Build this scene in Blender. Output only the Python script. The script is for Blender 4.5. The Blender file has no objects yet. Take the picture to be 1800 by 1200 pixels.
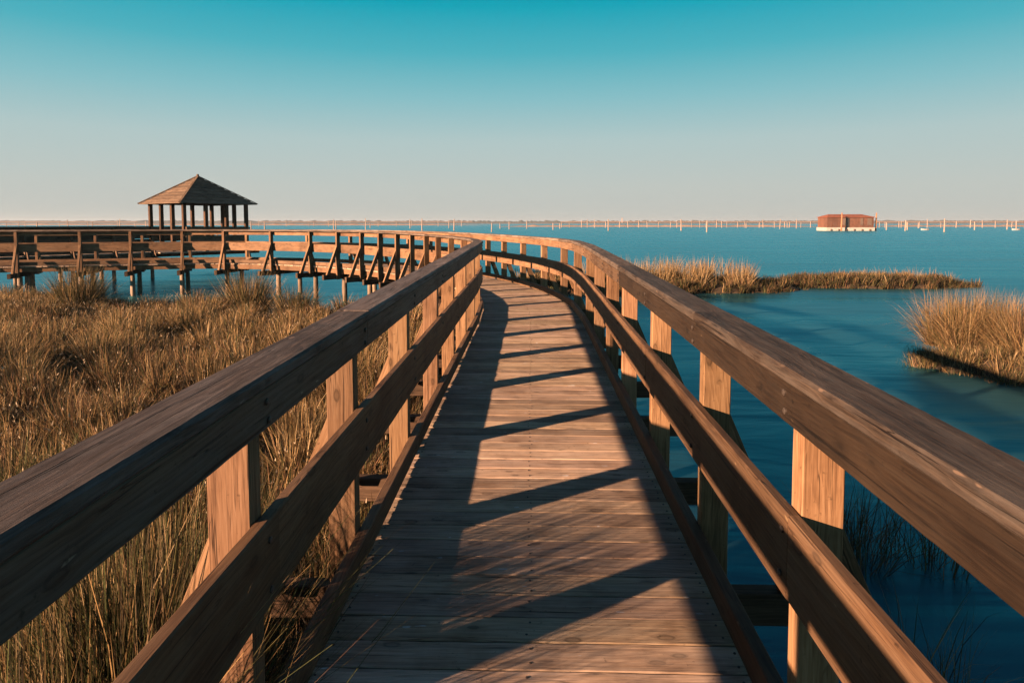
import bpy, bmesh, math, random
import numpy as np
from mathutils import Vector, Matrix, noise as mnoise

random.seed(7)
RNG = np.random.default_rng(11)
R = math.radians
scene = bpy.context.scene
COL = scene.collection

# ------------------------------------------------------------------ camera
cam_data = bpy.data.cameras.new("camera")
cam = bpy.data.objects.new("camera", cam_data)
COL.objects.link(cam)
cam_data.sensor_fit = 'HORIZONTAL'
cam_data.sensor_width = 36.0
cam_data.lens = 23.0
PITCH = 3.5
HOR = 391.5
cam_data.shift_y = -((600 - HOR) - 1150 * math.tan(R(PITCH))) / 1800.0
cam_data.clip_start = 0.05
cam_data.clip_end = 12000
cam.location = (0, 0, 1.58)
cam.rotation_euler = (R(90 - PITCH), 0, R(1.64))
scene.camera = cam

# ------------------------------------------------------------------ light
SUN_EL = 14.2
TRAVEL = 34.5                      # light travels this far round from +X towards +Y
sx, sy = -math.cos(R(TRAVEL)), -math.sin(R(TRAVEL))      # horizontal direction to the sun
to_sun = Vector((sx * math.cos(R(SUN_EL)), sy * math.cos(R(SUN_EL)), math.sin(R(SUN_EL))))
sun_data = bpy.data.lights.new("sun", 'SUN')
sun_data.energy = 5.0
sun_data.angle = R(0.8)
sun_data.color = (1.0, 0.63, 0.395)
sun = bpy.data.objects.new("sun", sun_data)
COL.objects.link(sun)
sun.rotation_euler = to_sun.to_track_quat('Z', 'Y').to_euler()
sun.location = (-30, -20, 15)

world = bpy.data.worlds.new("World")
scene.world = world
world.use_nodes = True
wn, wl = world.node_tree.nodes, world.node_tree.links
wn.clear()
w_out = wn.new('ShaderNodeOutputWorld')
w_bg = wn.new('ShaderNodeBackground')
w_sky = wn.new('ShaderNodeTexSky')
w_sky.sky_type = 'NISHITA'
w_sky.sun_disc = False
w_sky.sun_elevation = R(SUN_EL)
w_sky.sun_rotation = math.atan2(sx, sy)
w_sky.air_density = 1.0
w_sky.dust_density = 1.0
w_sky.ozone_density = 1.0
w_bg.inputs['Strength'].default_value = 0.10
# evening air: pale at the horizon, teal higher up, deepening steadily towards the zenith, the same all round;
# part of the physical sky stays in it
w_tc = wn.new('ShaderNodeTexCoord')
w_sep = wn.new('ShaderNodeSeparateXYZ')
w_ramp = wn.new('ShaderNodeValToRGB')
w_mix = wn.new('ShaderNodeMixRGB')
w_mix.inputs['Fac'].default_value = 0.994
wl.new(w_tc.outputs['Generated'], w_sep.inputs[0])
wl.new(w_sep.outputs['Z'], w_ramp.inputs['Fac'])
EXPOSURE = 1.6
SKY_K = 1.0 / (2 ** EXPOSURE * 0.10 * 0.994) / 4.0      # ramp colours are a quarter of what the camera sees
SKY_RAMP = [(0.0, (.515, .525, .490)), (0.052, (.505, .550, .520)), (0.122, (.425, .560, .560)), (0.182, (.235, .510, .560)),
            (0.245, (.070, .430, .515)), (0.307, (.000, .365, .475)), (0.40, (.012, .165, .270)), (0.6, (.046, .082, .165)), (1.0, (.046, .054, .112))]
els = w_ramp.color_ramp.elements
while len(els) < len(SKY_RAMP):
    els.new(0.5)
for e, (p, c) in zip(els, SKY_RAMP):
    e.position = p
    e.color = (*c, 1)
w_gain = wn.new('ShaderNodeMixRGB')
w_gain.blend_type = 'MULTIPLY'
w_gain.inputs['Fac'].default_value = 1.0
w_gain.inputs['Color2'].default_value = (4 * SKY_K, 4 * SKY_K, 4 * SKY_K, 1)
wl.new(w_ramp.outputs[0], w_gain.inputs['Color1'])
wl.new(w_sky.outputs[0], w_mix.inputs['Color1'])
wl.new(w_gain.outputs[0], w_mix.inputs['Color2'])
wl.new(w_mix.outputs[0], w_bg.inputs['Color'])
wl.new(w_bg.outputs[0], w_out.inputs['Surface'])

scene.view_settings.view_transform = 'Standard'
scene.view_settings.look = 'None'
scene.view_settings.gamma = 1.0
scene.view_settings.exposure = EXPOSURE
scene.view_settings.use_curve_mapping = False
scene.cycles.max_bounces = 6
scene.cycles.diffuse_bounces = 0
scene.cycles.glossy_bounces = 3
scene.cycles.use_denoising = True

WATER = -0.85

# ------------------------------------------------------------------ node helpers
class NT:
    def __init__(self, name):
        self.m = bpy.data.materials.new(name)
        self.m.use_nodes = True
        self.n = self.m.node_tree.nodes
        self.l = self.m.node_tree.links
        self.n.clear()
        self.out = self.n.new('ShaderNodeOutputMaterial')
        self.b = self.n.new('ShaderNodeBsdfPrincipled')
        self.l.new(self.b.outputs[0], self.out.inputs['Surface'])
    def set(self, sock, v):
        if isinstance(v, bpy.types.NodeSocket):
            self.l.new(v, sock)
        elif isinstance(v, (tuple, list)) and len(v) == 3 and sock.type == 'RGBA':
            sock.default_value = (*v, 1)
        else:
            sock.default_value = v
    def mapping(self, vec, scale=(1, 1, 1), loc=(0, 0, 0), rot=(0, 0, 0)):
        m = self.n.new('ShaderNodeMapping')
        self.l.new(vec, m.inputs['Vector'])
        m.inputs['Scale'].default_value = scale
        m.inputs['Location'].default_value = loc
        m.inputs['Rotation'].default_value = rot
        return m.outputs[0]
    def noise(self, vec, scale, detail=5, rough=0.6, dist=0.0):
        t = self.n.new('ShaderNodeTexNoise')
        self.l.new(vec, t.inputs['Vector'])
        t.inputs['Scale'].default_value = scale
        t.inputs['Detail'].default_value = detail
        t.inputs['Roughness'].default_value = rough
        t.inputs['Distortion'].default_value = dist
        return t.outputs['Fac']
    def ramp(self, fac, stops):
        r = self.n.new('ShaderNodeValToRGB')
        self.l.new(fac, r.inputs['Fac'])
        e = r.color_ramp.elements
        while len(e) < len(stops):
            e.new(0.5)
        for q, (p, c) in zip(e, stops):
            q.position = p
            q.color = (c, c, c, 1) if isinstance(c, (int, float)) else (*c, 1)
        return r.outputs[0]
    def mix(self, a, b, fac, mode='MIX'):
        m = self.n.new('ShaderNodeMixRGB')
        m.blend_type = mode
        self.set(m.inputs['Fac'], fac)
        self.set(m.inputs['Color1'], a)
        self.set(m.inputs['Color2'], b)
        return m.outputs[0]
    def math(self, op, a, b=0.0):
        m = self.n.new('ShaderNodeMath')
        m.operation = op
        self.set(m.inputs[0], a)
        self.set(m.inputs[1], b)
        return m.outputs[0]
    def bump(self, h, strength, dist, prev=None):
        b = self.n.new('ShaderNodeBump')
        b.inputs['Strength'].default_value = strength
        b.inputs['Distance'].default_value = dist
        self.l.new(h, b.inputs['Height'])
        if prev is not None:
            self.l.new(prev, b.inputs['Normal'])
        return b.outputs[0]

def wood(name, dark, mid, light, rough=0.75, grain=1.0, weather=None, weather_amt=0.0, bump=0.5, knots=True, spec=0.25):
    """boards lie with their length along local X"""
    t = NT(name)
    tc = t.n.new('ShaderNodeTexCoord')
    oi = t.n.new('ShaderNodeObjectInfo')
    comb = t.n.new('ShaderNodeCombineXYZ')
    for i, k in enumerate((37.0, 11.0, 23.0)):
        t.l.new(t.math('MULTIPLY', oi.outputs['Random'], k), comb.inputs[i])
    add = t.n.new('ShaderNodeVectorMath')
    add.operation = 'ADD'
    t.l.new(tc.outputs['Object'], add.inputs[0])
    t.l.new(comb.outputs[0], add.inputs[1])
    v = add.outputs[0]
    # knots: warp the grain round sparse cells
    vk = t.mapping(v, (5.0, 11.0, 11.0))
    vor = t.n.new('ShaderNodeTexVoronoi')
    t.l.new(vk, vor.inputs['Vector'])
    vor.inputs['Scale'].default_value = 1.0
    vor.inputs['Randomness'].default_value = 1.0
    kd = vor.outputs['Distance']
    kn = t.ramp(kd, [(0.0, 0.55), (0.10, 0.6), (0.15, 1.0), (0.20, 0.25), (0.34, 0.0)])
    kmask = t.ramp(t.noise(t.mapping(v, (1.5, 3, 3)), 1.7, 2, 0.5), [(0.44, 0.0), (0.50, 1.0)])
    kn = t.math('MULTIPLY', kn, kmask)
    # cathedral grain
    warp = t.noise(t.mapping(v, (1.3, 5, 5)), 1.0, 3, 0.5)
    bands = t.math('ADD', t.math('MULTIPLY', warp, 9.0 * grain), t.math('MULTIPLY', kn, 1.6 if knots else 0.0))
    sep = t.n.new('ShaderNodeSeparateXYZ')
    t.l.new(v, sep.inputs[0])
    bands = t.math('ADD', bands, t.math('MULTIPLY', t.math('ADD', sep.outputs['Y'], sep.outputs['Z']), 48.0))
    ring = t.math('FRACT', bands)
    ring = t.ramp(ring, [(0.0, 0.35), (0.55, 0.6), (0.86, 1.0), (1.0, 0.35)])
    fine = t.noise(t.mapping(v, (4.5, 150, 150)), 1.0, 6, 0.75)
    blotch = t.noise(t.mapping(v, (1.8, 7, 7)), 1.0, 5, 0.65)
    streak = t.noise(t.mapping(v, (1.7, 48, 48)), 1.0, 5, 0.65)
    g = t.math('ADD', t.math('MULTIPLY', fine, 0.42), t.math('MULTIPLY', blotch, 0.26))
    g = t.math('ADD', g, t.math('MULTIPLY', streak, 0.32))
    g = t.math('ADD', g, t.math('MULTIPLY', t.math('SUBTRACT', ring, 0.6), 0.12 * grain))
    col = t.ramp(g, [(0.40, dark), (0.5, mid), (0.60, light)])
    if knots:
        col = t.mix(col, tuple(c * 0.35 for c in dark), t.math('MULTIPLY', kn, 0.75))
    if weather:
        wmask = t.noise(t.mapping(v, (2.2, 22, 22)), 1.0, 8, 0.75)
        wmask = t.ramp(wmask, [(0.42, 0.0), (0.62, 1.0)])
        col = t.mix(col, weather, t.math('MULTIPLY', wmask, weather_amt))
    if weather:                       # bruised and chipped spots showing paler wood
        ch = t.noise(t.mapping(v, (10, 34, 34)), 1.0, 2, 0.5)
        ch = t.ramp(ch, [(0.725, 0.0), (0.755, 1.0)])
        col = t.mix(col, tuple(min(.7, c * 2.2) for c in light), t.math('MULTIPLY', ch, 0.8))
    # dirt specks and damp stains
    sp = t.noise(v, 38.0, 3, 0.6)
    sp = t.ramp(sp, [(0.66, 0.0), (0.74, 1.0)])
    col = t.mix(col, tuple(c * 0.3 for c in dark), t.math('MULTIPLY', sp, 0.6))
    st = t.noise(v, 3.1, 4, 0.6)
    col = t.mix(col, t.mix(col, (0.55, 0.5, 0.47), 1.0, 'MULTIPLY'), t.ramp(st, [(0.48, 0.0), (0.7, 0.8)]))
    # per board tone + per object tint
    tone = t.math('ADD', t.math('MULTIPLY', oi.outputs['Random'], 0.42), 0.79)
    cc = t.n.new('ShaderNodeCombineXYZ')
    for i in range(3):
        t.l.new(tone, cc.inputs[i])
    col = t.mix(col, cc.outputs[0], 1.0, 'MULTIPLY')
    col = t.mix(col, oi.outputs['Color'], 1.0, 'MULTIPLY')
    crack = t.noise(t.mapping(v, (1.1, 60, 60)), 1.0, 4, 0.6)
    crack = t.ramp(crack, [(0.32, 0.0), (0.38, 1.0)])
    split = t.noise(t.mapping(v, (0.8, 21, 21)), 1.0, 3, 0.5)
    split = t.ramp(split, [(0.492, 1.0), (0.500, 0.0), (0.508, 1.0)])
    smask = t.ramp(t.noise(t.mapping(v, (1.2, 9, 9)), 1.0, 2, 0.5), [(0.52, 0.0), (0.6, 1.0)])
    split = t.math('SUBTRACT', 1.0, t.math('MULTIPLY', t.math('SUBTRACT', 1.0, split), smask))
    crack = t.math('MULTIPLY', crack, split)
    col = t.mix(t.mix(col, (0.30, 0.28, 0.27), 1.0, 'MULTIPLY'), col, crack)
    t.l.new(col, t.b.inputs['Base Color'])
    t.b.inputs['Roughness'].default_value = rough
    t.b.inputs['Specular IOR Level'].default_value = spec
    h = t.math('ADD', t.math('MULTIPLY', fine, 0.7), t.math('MULTIPLY', streak, 0.35))
    h = t.math('ADD', h, t.math('MULTIPLY', crack, 1.1))
    t.l.new(t.bump(h, bump, 0.004), t.b.inputs['Normal'])
    return t.m

def plain(name, color, rough=0.7, noise_scale=6.0, var=0.35, bump=0.2, spec=0.3):
    t = NT(name)
    tc = t.n.new('ShaderNodeTexCoord')
    oi = t.n.new('ShaderNodeObjectInfo')
    n = t.noise(tc.outputs['Object'], noise_scale, 6, 0.65)
    lo = tuple(c * (1 - var) for c in color)
    hi = tuple(min(1, c * (1 + var)) for c in color)
    col = t.ramp(n, [(0.3, lo), (0.7, hi)])
    col = t.mix(col, oi.outputs['Color'], 1.0, 'MULTIPLY')
    t.l.new(col, t.b.inputs['Base Color'])
    t.b.inputs['Roughness'].default_value = rough
    t.b.inputs['Specular IOR Level'].default_value = spec
    t.l.new(t.bump(n, bump, 0.02), t.b.inputs['Normal'])
    return t.m

M = {}
M['deck'] = wood('deck_wood', (0.26, 0.172, 0.112), (0.49, 0.335, 0.226), (0.64, 0.465, 0.33), rough=0.8, grain=0.8, weather=(0.42, 0.36, 0.31), weather_amt=0.35, bump=0.55)
M['post'] = wood('post_wood', (0.155, 0.080, 0.040), (0.275, 0.152, 0.078), (0.35, 0.208, 0.115), rough=0.7, grain=1.0, bump=0.35)
M['rail'] = wood('rail_wood', (0.13, 0.065, 0.034), (0.27, 0.145, 0.075), (0.36, 0.205, 0.11), rough=0.72, grain=1.0, weather=(0.30, 0.22, 0.16), weather_amt=0.3, bump=0.45)
M['cap'] = wood('cap_wood', (0.035, 0.024, 0.018), (0.085, 0.056, 0.039), (0.16, 0.108, 0.076), rough=0.72, grain=1.3, weather=(0.20, 0.165, 0.14), weather_amt=0.55, bump=0.9)
M['beam'] = wood('beam_wood', (0.07, 0.042, 0.026), (0.15, 0.09, 0.055), (0.24, 0.15, 0.095), rough=0.85, grain=0.8, bump=0.5)
M['pile'] = wood('pile_wood', (0.13, 0.085, 0.055), (0.30, 0.215, 0.15), (0.50, 0.40, 0.31), rough=0.9, grain=0.7, bump=0.8, knots=False)
M['roof'] = wood('roof_wood', (0.085, 0.055, 0.038), (0.17, 0.112, 0.074), (0.26, 0.18, 0.125), rough=0.8, grain=0.8, bump=0.4)

M['iron'] = plain('rusty_iron', (0.055, 0.04, 0.032), 0.6, 40.0, 0.4, 0.2, 0.5)

# ------------------------------------------------------------------ object helpers
def link(name, mesh, mat, parent=None, tint=None):
    o = bpy.data.objects.new(name, mesh)
    COL.objects.link(o)
    if mat is not None and len(mesh.materials) == 0:
        mesh.materials.append(mat)
    if parent is not None:
        o.parent = parent
    if tint is not None:
        o.color = (*tint, 1) if len(tint) == 3 else tint
    return o

def empty(name, loc=(0, 0, 0), parent=None):
    o = bpy.data.objects.new(name, None)
    COL.objects.link(o)
    o.location = loc
    o.empty_display_size = 0.2
    if parent is not None:
        o.parent = parent
    return o

def tag(o, label=None, cat=None, group=None, kind=None):
    if label: o['label'] = label
    if cat: o['category'] = cat
    if group: o['group'] = group
    if kind: o['kind'] = kind
    return o

def mesh_from(name, verts, faces, smooth=False):
    me = bpy.data.meshes.new(name)
    me.from_pydata([tuple(v) for v in verts], [], faces)
    me.update()
    if smooth:
        me.polygons.foreach_set('use_smooth', [True] * len(me.polygons))
    return me

def sweep(stations, r=0.005, jitter=0.0, seed=0):
    """stations: list of 4-corner sections (Vectors, ring order); corners are cut by r. returns verts, faces"""
    rnd = random.Random(seed)
    V, F = [], []
    k = 8
    for st in stations:
        for i in range(4):
            c, a, b = st[i], st[i - 1], st[(i + 1) % 4]
            da, db = (a - c), (b - c)
            rr = r * (1 + (rnd.uniform(-0.08, 0.12) if jitter else 0))
            ja = da.normalized() * min(rr, da.length * 0.4)
            jb = db.normalized() * min(rr, db.length * 0.4)
            dj = (da.normalized() + db.normalized()) * (rnd.uniform(-0.2, 1.0) * jitter)
            V += [c + ja + dj, c + jb + dj]
    n = len(stations)
    for s in range(n - 1):
        for i in range(k):
            j = (i + 1) % k
            F.append((s * k + i, s * k + j, (s + 1) * k + j, (s + 1) * k + i))
    F.append(tuple(range(k))[::-1])
    F.append(tuple((n - 1) * k + i for i in range(k)))
    return V, F

def fix_normals(me):
    bm = bmesh.new()
    bm.from_mesh(me)
    bmesh.ops.recalc_face_normals(bm, faces=bm.faces)
    bm.to_mesh(me)
    bm.free()

def board(name, A, B, mat, parent, r=0.005, step=None, jitter=0.0, tint=None, origin=None):
    """A, B: 4 corner sections in world space. local X runs along the board"""
    cA = sum(A, Vector()) / 4
    cB = sum(B, Vector()) / 4
    d = (cB - cA)
    L = d.length
    X = d.normalized()
    side = A[1] - A[0]
    Y = (side - X * side.dot(X)).normalized()
    Z = X.cross(Y)
    mid = (cA + cB) / 2
    Mx = Matrix((X, Y, Z)).transposed().to_4x4()
    Mx.translation = mid
    inv = Mx.inverted()
    n = max(1, int(L / step)) if step else 1
    st = []
    for i in range(n + 1):
        f = i / n
        st.append([inv @ (A[k].lerp(B[k], f)) for k in range(4)])
    V, F = sweep(st, r, jitter, seed=hash((round(mid.x, 2), round(mid.y, 2), round(mid.z, 2))) & 0xffff)
    me = mesh_from(name, V, F)
    fix_normals(me)
    o = link(name, me, mat, parent, tint)
    o.matrix_world = Mx if parent is None else Mx
    if parent is not None:
        o.matrix_parent_inverse = parent_world(parent).inverted()
    return o

def parent_world(p):
    m = Matrix.Translation(p.location) @ p.rotation_euler.to_matrix().to_4x4()
    if p.parent is not None:
        m = parent_world(p.parent) @ m
    return m

def boxc(c, ux, uy, hx, hy):
    """4 corners round centre c spanned by unit vectors ux, uy"""
    return [c - ux * hx - uy * hy, c + ux * hx - uy * hy, c + ux * hx + uy * hy, c - ux * hx + uy * hy]

UP = Vector((0, 0, 1))

# ------------------------------------------------------------------ water, marsh ground, islets
def water_material():
    t = NT('water')
    tc = t.n.new('ShaderNodeTexCoord')
    v = tc.outputs['Object']
    t.n.remove(t.b)
    big = t.noise(t.mapping(v, (0.05, 0.22, 1), rot=(0, 0, 0.3)), 1.0, 4, 0.55, 0.9)
    dif = t.n.new('ShaderNodeBsdfDiffuse')
    t.l.new(t.ramp(big, [(0.35, (0.010, 0.034, 0.046)), (0.68, (0.014, 0.046, 0.060))]), dif.inputs['Color'])
    glo = t.n.new('ShaderNodeBsdfGlossy')
    glo.inputs['Color'].default_value = (0.23, 0.67, 0.78, 1)      # teal of the sky reflection is put into the glossy colour
    t.l.new(t.ramp(big, [(0.3, 0.16), (0.7, 0.38)]), glo.inputs['Roughness'])
    w1 = t.noise(t.mapping(v, (0.30, 1.1, 1), rot=(0, 0, 0.35)), 1.0, 4, 0.5, 0.8)
    w2 = t.noise(t.mapping(v, (0.9, 4.2, 1), rot=(0, 0, 0.1)), 1.0, 3, 0.5)
    h = t.math('ADD', w1, t.math('MULTIPLY', w2, 0.18))
    nb = t.bump(h, 0.12, 0.25)
    fr = t.n.new('ShaderNodeFresnel')
    fr.inputs['IOR'].default_value = 2.0
    for nd in (dif, glo, fr):
        t.l.new(nb, nd.inputs['Normal'])
    mx = t.n.new('ShaderNodeMixShader')
    t.l.new(fr.outputs[0], mx.inputs[0])
    t.l.new(dif.outputs[0], mx.inputs[1])
    t.l.new(glo.outputs[0], mx.inputs[2])
    t.l.new(mx.outputs[0], t.out.inputs['Surface'])
    return t.m

M['water'] = water_material()
wv = [(-3500, -60, 0), (3500, -60, 0), (3500, 3500, 0), (-3500, 3500, 0)]
w = link('water', mesh_from('water', wv, [(0, 1, 2, 3)]), M['water'])
w.location = (0, 0, WATER)
tag(w, 'calm teal lagoon water stretching to the far shore', kind='structure')

M['mud'] = plain('mud', (0.075, 0.052, 0.034), 0.9, 3.0, 0.5, 0.6)

def fbm(x, y, s=1.0):
    return mnoise.fractal(Vector((x * s, y * s, 3.7)), 1.0, 2.0, 4)

def land(name, x0, x1, y0, y1, step, hfun, label):
    nx, ny = int((x1 - x0) / step) + 1, int((y1 - y0) / step) + 1
    V, F = [], []
    for j in range(ny):
        for i in range(nx):
            x, y = x0 + i * step, y0 + j * step
            V.append((x, y, hfun(x, y)))
    H = WATER - 0.12
    for j in range(ny - 1):
        for i in range(nx - 1):
            q = (j * nx + i, j * nx + i + 1, (j + 1) * nx + i + 1, (j + 1) * nx + i)
            if max(V[k][2] for k in q) > H:
                F.append(q)
    o = link(name, mesh_from(name, V, F, True), M['mud'])
    tag(o, label, kind='structure')
    return o

def sstep(a, b, x):
    t = min(1, max(0, (x - a) / (b - a)))
    return t * t * (3 - 2 * t)

def marsh_edge(x):                 # far edge of the left marsh
    return 17.9 + 1.3 * math.sin(x * 0.45 + 1.0) + 0.8 * math.sin(x * 1.3)

def marsh_h(x, y):
    right = -0.55 - 0.25 * math.sin(y * 0.9) - 0.08 * y * (y > 6) * 0.6
    inside = min(sstep(right + 0.5, right - 0.7, x), sstep(marsh_edge(x) + 0.6, marsh_edge(x) - 1.4, y))
    return WATER - 0.3 + inside * (0.46 + 0.16 * fbm(x, y, 0.5))

land('marsh_ground', -34, 1.5, -6, 21, 0.3, marsh_h, 'dark muddy marsh ground beside the boardwalk')

def islet_h(cx, cy, rx, ry, top, seed):
    def h(x, y):
        dx, dy = (x - cx) / rx, (y - cy) / ry
        d = math.sqrt(dx * dx + dy * dy) + 0.25 * fbm(x + seed * 9, y, 0.6)
        return WATER - 0.3 + (0.3 + top) * sstep(1.1, 0.72, d)
    return h

ISLETS = [
    ('islet', 4.0, 24.0, 6.0, 1.9, 0.22, 1, 'long low mud islet with tall dry reeds beyond the right railing'),
    ('islet', 13.1, 25.3, 3.9, 1.0, 0.20, 2, 'flat dark mud islet reaching out from the reed islet'),
    ('islet', 10.0, 11.0, 3.2, 2.35, 0.22, 3, 'mud bank under the two golden grass clumps at the picture edge'),
]
ISL_H = []
for nm, cx, cy, rx, ry, top, sd, lab in ISLETS:
    hf = islet_h(cx, cy, rx, ry, top, sd)
    ISL_H.append(hf)
    land(nm, cx - rx * 1.3, cx + rx * 1.3, cy - ry * 1.4, cy + ry * 1.4, 0.2, hf, lab)

# ------------------------------------------------------------------ boardwalk path
RC, RS = 13.5, 4.5                  # wide bend, then a tighter one
Y0 = 9.7
TH1, TH2 = R(70), R(110)
S1 = Y0 + RC * TH1
S2 = S1 + RS * (TH2 - TH1)
END = S2 + 9.0
CX2, CY2 = -RC + (RC - RS) * math.cos(TH1), Y0 + (RC - RS) * math.sin(TH1)

def deck_z(s):
    if s < 8: return 0.0157 * s
    if s < 11: return 0.1256 + 0.0157 * (s - 8) * (1 - (s - 8) / 6)
    if s < 22: return 0.149 + 0.06 * sstep(14, 22, s)
    return 0.209

def path(s):
    """centre point, tangent, outward-right unit vector"""
    if s <= Y0:
        c, t = Vector((0, s, 0)), Vector((0, 1, 0))
    else:
        if s <= S1:
            a = (s - Y0) / RC
            c = Vector((-RC + RC * math.cos(a), Y0 + RC * math.sin(a), 0))
        else:
            a = min(TH1 + (s - S1) / RS, TH2)
            c = Vector((CX2 + RS * math.cos(a), CY2 + RS * math.sin(a), 0))
        t = Vector((-math.sin(a), math.cos(a), 0))
        if s > S2:
            c += t * (s - S2)
    c.z = deck_z(s)
    return c, t, Vector((t.y, -t.x, 0))

def at(s, side, off, h):
    c, t, n = path(s)
    p = c + n * (side * off)
    p.z = c.z + h
    return p

SY = [-1.75, -0.5, 0.75, 1.88, 2.97, 4.24, 5.58, 6.76, 8.03, 9.27]
THETA = [5.2, 10.2, 16.2, 21.8, 26.5, 30.3, 34.5, 38.5, 43, 47.5, 53, 59, 67]
SX = [0.0, 1.52, 2.95, 4.68, 6.4, 8.3]
FR = SY + [Y0 + RC * R(a) for a in THETA] + [S1 + RS * R(a - 70) for a in (89,)] + [S2 + q for q in SX]

IN = 0.75                            # inner faces of the rails
bw = empty('boardwalk', (0, 0, 0))
tag(bw, 'long curved wooden boardwalk with railings on both sides, running from the viewer to the left', 'boardwalk')
deck = empty('deck', (0, 0, 0), bw)

# --- deck planks
PITCHP = 0.15
def plank_mesh(w_in, w_out, seed, step):
    rnd = random.Random(seed)
    L = 1.60
    n = 16
    st = []
    for i in range(n + 1):
        f = i / n
        wdt = (w_in + (w_out - w_in) * f) / 2
        x = -L / 2 + L * f
        a, b = rnd.uniform(-.0016, .0016), rnd.uniform(-.0016, .0016)
        zz = rnd.uniform(-.0012, .0012)
        st.append([Vector((x, -wdt + a, -0.036)), Vector((x, wdt + b, -0.036)), Vector((x, wdt + b, zz)), Vector((x, -wdt + a, zz))])
    V, F = sweep(st, 0.0022, 0.0005, seed)
    nf = len(F)
    for sx_ in (-0.725, 0.0, 0.725):
        for sy_ in (-0.036, 0.036):
            b0 = len(V)
            cx_, cy_ = sx_ + rnd.uniform(-.008, .008), sy_ + rnd.uniform(-.006, .006)
            for k in range(6):
                V.append(Vector((cx_ + .0048 * math.cos(k * 1.0472), cy_ + .0048 * math.sin(k * 1.0472), 0.0022)))
            for k in range(6):
                V.append(Vector((cx_ + .0060 * math.cos(k * 1.0472), cy_ + .0060 * math.sin(k * 1.0472), -0.004)))
            F.append(tuple(b0 + k for k in range(6)))
            for k in range(6):
                F.append((b0 + k, b0 + 6 + k, b0 + 6 + (k + 1) % 6, b0 + (k + 1) % 6))
    me = mesh_from('plank', V, F)
    fix_normals(me)
    me.materials.append(M['deck'])
    me.materials.append(M['iron'])
    for f_ in me.polygons[nf:]:
        f_.material_index = 1
    return me
PM_S = [plank_mesh(0.1435, 0.1435, i, 0.1) for i in range(8)]
PM_T = [plank_mesh(0.1435 * .826, 0.1435 * 1.174, 40 + i, 0.2) for i in range(3)]
PM_C = [plank_mesh(0.1435 - 0.0085, 0.1435 + 0.0085, 20 + i, 0.2) for i in range(5)]
s = -0.90
rp = random.Random(5)
while s < S2 + 8.7:
    c, t, n = path(s)
    curved = Y0 < s < S2
    me = rp.choice((PM_T if s > S1 else PM_C) if curved else PM_S)
    o = link('plank', me, None, deck)
    X = n
    Y = t
    if curved is False and rp.random() < 0.5:
        X, Y = -n, -t
    dz = (deck_z(s + .05) - deck_z(s - .05)) / 0.1
    Y = (Y + UP * dz * (1 if Y.dot(t) > 0 else -1)).normalized()
    Z = X.cross(Y)
    mx = Matrix((X, Y, Z)).transposed().to_4x4()
    mx.translation = c + n * rp.uniform(-.012, .012) + UP * rp.uniform(-.0010, .0008)
    mx = mx @ Matrix.Rotation(rp.uniform(-.004, .004), 4, 'Z') @ Matrix.Rotation(rp.uniform(-.003, .003), 4, 'X')
    o.matrix_world = mx
    k = rp.uniform(0.74, 1.10)
    o.color = (k, k * rp.uniform(0.97, 1.02), k * rp.uniform(0.94, 1.04), 1)
    s += PITCHP

def seg(name, s0, s1, side, o0, o1, h0, h1, mat, parent, **kw):
    """a board from station s0 to s1, between offsets o0..o1 and heights h0..h1 over the deck"""
    A = [at(s0, side, o0, h0), at(s0, side, o1, h0), at(s0, side, o1, h1), at(s0, side, o0, h1)]
    B = [at(s1, side, o0, h0), at(s1, side, o1, h0), at(s1, side, o1, h1), at(s1, side, o0, h1)]
    return board(name, A, B, mat, parent, **kw)

# --- stringers under the planks
rt = random.Random(3)
for i in range(len(FR) - 1):
    s0, s1 = FR[i], FR[i + 1]
    for side, o0, o1 in ((-1, 0.69, 0.76), (1, 0.69, 0.76), (1, -0.035, 0.035)):
        seg('stringer', s0 + .001, s1 - .001, side, o0, o1, -0.185, -0.040, M['beam'] if o0 < 0 else M['rail'], deck, r=0.004,
            tint=(0.8, 0.75, 0.7))

# --- railings
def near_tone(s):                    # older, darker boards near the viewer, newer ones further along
    return 0.105 + 0.765 * sstep(3.0, 13.5, s)

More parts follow.
